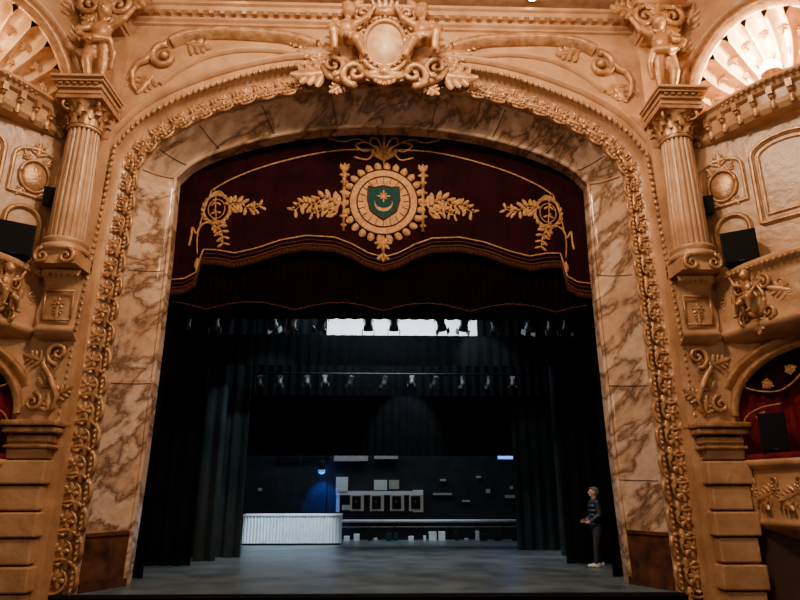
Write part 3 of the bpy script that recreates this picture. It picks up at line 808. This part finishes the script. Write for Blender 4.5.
m.done('stacked_stage_clutter',mods=bev(.01))
m=MB()
for a in((276,457,300,461),(303,457,330,461),(498,450,519,459)): bx(m,*a,BLU if a[0]>400 else SPK,.05,11.42)  # bluish window strips; the right one glows with the blue lamp material
for a in((476,476,481,478),(433,493,452,495),(505,495,517,498),(510,486,513,489),(440,479,446,481),(462,500,470,502),(486,489,490,493),(258,488,262,491)): bx(m,*a,BEI,.04,11.42)
m.done('back_wall_strips')
m=MB(); p=UY(322,466,10.6)
m.add(lathe([(0,.22),(.10,.2),(.12,.05),(.12,-.15),(.14,-.2)],14),SPK,lambda q:V((q[0]+p.x,q[1]+p.y,q[2]+p.z)))
m.add(ell((p.x,p.y,p.z-.17),(.13,.13,.12)),BLU)
m.add(tube([(p.x+.12,p.y+.05,p.z),(p.x+.2,p.y+.1,p.z-.1),(p.x+.2,p.y+.1,0)],.02,6),MET)
m.add(box((p.x+.2,p.y+.1,.02),(.4,.4,.04)),MET,None,False); m.done('blue_stage_lamp')
m=MB()
bx(m,334,455,368,461,BEI,.1,11.36); bx(m,374,452,398,459,BEI,.1,11.36); m.done('wall_duct')

# ------------------------------------------------ person
px=UY(600,567,2.75); X0,Y0=px.x,2.75
person=empty('person',(X0,Y0,0))
JK=mat('navy_puffer_jacket',(.016,.022,.038),.45,0,(.010,.013,.024),8,.4,14)
TR=mat('dark_grey_trousers',(.022,.022,.026),.8); SH=mat('white_trainer',(.75,.73,.68),.5); HR=mat('grey_hair',(.16,.14,.12),.8,0,None,30,.5,80)
PF=lambda p:V((X0-p[0]*1.08,Y0-p[1]*1.08,p[2]*1.02))
m=MB()
for (z,rx,ry) in((.92,.16,.19),(1.02,.165,.20),(1.12,.16,.20),(1.22,.165,.21),(1.32,.16,.215),(1.40,.13,.20)):
    m.add(ell((.01,0,z),(rx,ry,.07),16,8),JK,PF)
m.add(tube([(.0,0,.86),(.0,0,1.1),(0,0,1.4),(0,0,1.47)],[.15,.145,.14,.08],14),JK,PF)
for s in(1,-1):
    pts=[V((0,s*.19,1.40)),V((-.02,s*.235,1.14)),V((.16,s*.20,1.00))]
    for a,b,r1,r2 in((pts[0],pts[1],.08,.066),(pts[1],pts[2],.066,.05)):
        for k in range(6):
            t=k/5; m.add(ell(a.lerp(b,t),(r1+(r2-r1)*t)*1.0,10,6),JK,PF)
m.add(tube([(0,0,1.44),(.01,0,1.50)],[.09,.075],12),JK,PF)
m.done('jacket',parent=person,mods=smoothmods(.014,1))
m=MB()
m.add(ell((0,0,.90),(.13,.165,.10),14,8),TR,PF)
for s,dx in((1,.10),(-1,-.06)):
    capsule(m,(0,s*.09,.86),(.02+dx*.5,s*.10,.48),.095,.068,TR,PF); capsule(m,(.02+dx*.5,s*.10,.48),(dx,s*.10,.10),.068,.05,TR,PF)
m.done('trousers',parent=person,mods=smoothmods(.016,1))
m=MB()
for s,dx in((1,.10),(-1,-.06)):
    m.add(ell((dx-.02,s*.10,.055),(.07,.045,.055),12,8),SH,PF); m.add(ell((dx+.09,s*.105,.04),(.11,.048,.04),12,8),SH,PF); m.add(ell((dx+.05,s*.10,.015),(.15,.05,.018),12,8),SH,PF)
m.done('trainers',parent=person,mods=smoothmods(.011,1))
m=MB()
m.add(tube([(0,0,1.44),(.015,0,1.56)],[.06,.055],12),SKIN,PF)
m.add(ell((.015,0,1.64),(.095,.075,.115),18,12),SKIN,PF); m.add(ell((.05,0,1.58),(.055,.055,.055),14,8),SKIN,PF)
m.add(ell((.115,0,1.63),(.022,.014,.024),8,6),SKIN,PF); m.add(ell((.10,0,1.585),(.014,.028,.010),8,6),SKIN,PF)
for s in(1,-1): m.add(ell((.0,s*.078,1.635),(.022,.012,.032),8,6),SKIN,PF)
m.done('head',parent=person,mods=smoothmods(.008,1))
m=MB()
for s in(1,-1): m.add(ell((.098,s*.03,1.652),(.012,.014,.009),8,6),MET,PF)
m.done('eyes',parent=person)
m=MB()
m.add(ell((-.015,0,1.685),(.10,.083,.085),16,10),HR,PF); m.add(ell((-.055,0,1.63),(.06,.078,.09),14,8),HR,PF); m.add(ell((.05,0,1.735),(.05,.06,.025),10,6),HR,PF)
m.done('hair',parent=person,mods=smoothmods(.009,1))
m=MB()
for s in(1,-1):
    w=V((.18,s*.195,.985)); m.add(ell(w+V((.035,0,-.005)),(.045,.022,.035),10,6),SKIN,PF)
    for k in range(4):
        b=w+V((.065,0,.022-.016*k)); L=(.030,.034,.031,.024)[k]
        m.add(tube([b,b+V((L,-s*.008,-.006)),b+V((L*1.5,-s*.028,-.016))],[.009,.0085,.007],7),SKIN,PF)
    b=w+V((.03,-s*.015,.03)); m.add(tube([b,b+V((.025,-s*.02,.012)),b+V((.05,-s*.025,.010))],[.011,.010,.008],7),SKIN,PF)
m.done('hands',parent=person,mods=smoothmods(.004,0))

# ------------------------------------------------ lights
def area(name,loc,target,size,power,col,sy=None):
    l=bpy.data.lights.new(name,'AREA'); l.energy=power; l.color=col; l.size=size
    if sy: l.shape='RECTANGLE'; l.size_y=sy
    o=bpy.data.objects.new(name,l); bpy.context.collection.objects.link(o); o.location=loc
    o.rotation_euler=(V(target)-V(loc)).to_track_quat('-Z','Y').to_euler(); return o
def point(name,loc,power,col,r=.15):
    l=bpy.data.lights.new(name,'POINT'); l.energy=power; l.color=col; l.shadow_soft_size=r
    o=bpy.data.objects.new(name,l); bpy.context.collection.objects.link(o); o.location=loc
def spot(name,loc,target,power,col,ang,blend=.5,r=.1):
    l=bpy.data.lights.new(name,'SPOT'); l.energy=power; l.color=col; l.spot_size=R(ang); l.spot_blend=blend; l.shadow_soft_size=r
    o=bpy.data.objects.new(name,l); bpy.context.collection.objects.link(o); o.location=loc
    o.rotation_euler=(V(target)-V(loc)).to_track_quat('-Z','Y').to_euler()
WARM=(1,.75,.52)
area('chandelier_light',(0,-6.5,12.1),(0,-1.5,5.5),1.4,1180,WARM)
for sx in(-1,1):
    point('balcony_lamp',(sx*4.0,-5.4,11.4),310 if sx<0 else 400,WARM,.14)
    point('circle_lamp',(sx*7.4,-10.5,5.0),250,WARM,.14)
area('circle_front_light',(0,-14.5,7.5),(0,0,6),5,120,(1,.80,.6),1)
p=W3(1.6,10.4,-.30); point('shell_light',(p.x,p.y,p.z),620,(1,.76,.46),.12); point('shell_light_b',(-p.x,p.y,p.z),40,(1,.68,.36),.12)
p=W3(1.5,3.9,-.9); point('box_light',(p.x,p.y,p.z),45,(1,.6,.4),.1); point('box_light_b',(-p.x,p.y,p.z),45,(1,.6,.4),.1)
COOL=(.72,.88,1)
area('stage_work_light',(0,5.0,7.6),(0,7.5,0),5,360,COOL,1)
area('stage_rear_light',(0,10.2,7.0),(0,9.6,0),8,320,COOL,.8)
area('stage_front_work_light',(0,2.6,6.6),(0,4.3,0),4,150,COOL,.5)
spot('counter_spot',(-2.6,6.2,5.6),(-3.0,9,.5),2700,(.62,.82,1),34)
spot('back_wall_spot',(1.0,7.0,6.0),(.6,11.4,1.1),700,(.75,.88,1),50)
q=UY(322,466,10.6)
spot('blue_spot',(q.x,10.75,q.z-.1),(q.x,11.45,1.2),330,(.02,.16,1),62)
point('blue_lamp_glow',(q.x,11.1,q.z-.1),5,(.02,.16,1),.05)
spot('leg_spot_l',(-2.0,1.8,6.3),(-4.4,5.1,1.5),420,(.8,.95,1),50)
spot('leg_spot_r',(2.0,2.4,6.3),(4.8,7.0,1.5),330,(.8,.92,1),50)
w=bpy.data.worlds.new('world'); bpy.context.scene.world=w; w.use_nodes=True
w.node_tree.nodes['Background'].inputs[0].default_value=(1,.70,.48,1); w.node_tree.nodes['Background'].inputs[1].default_value=.08
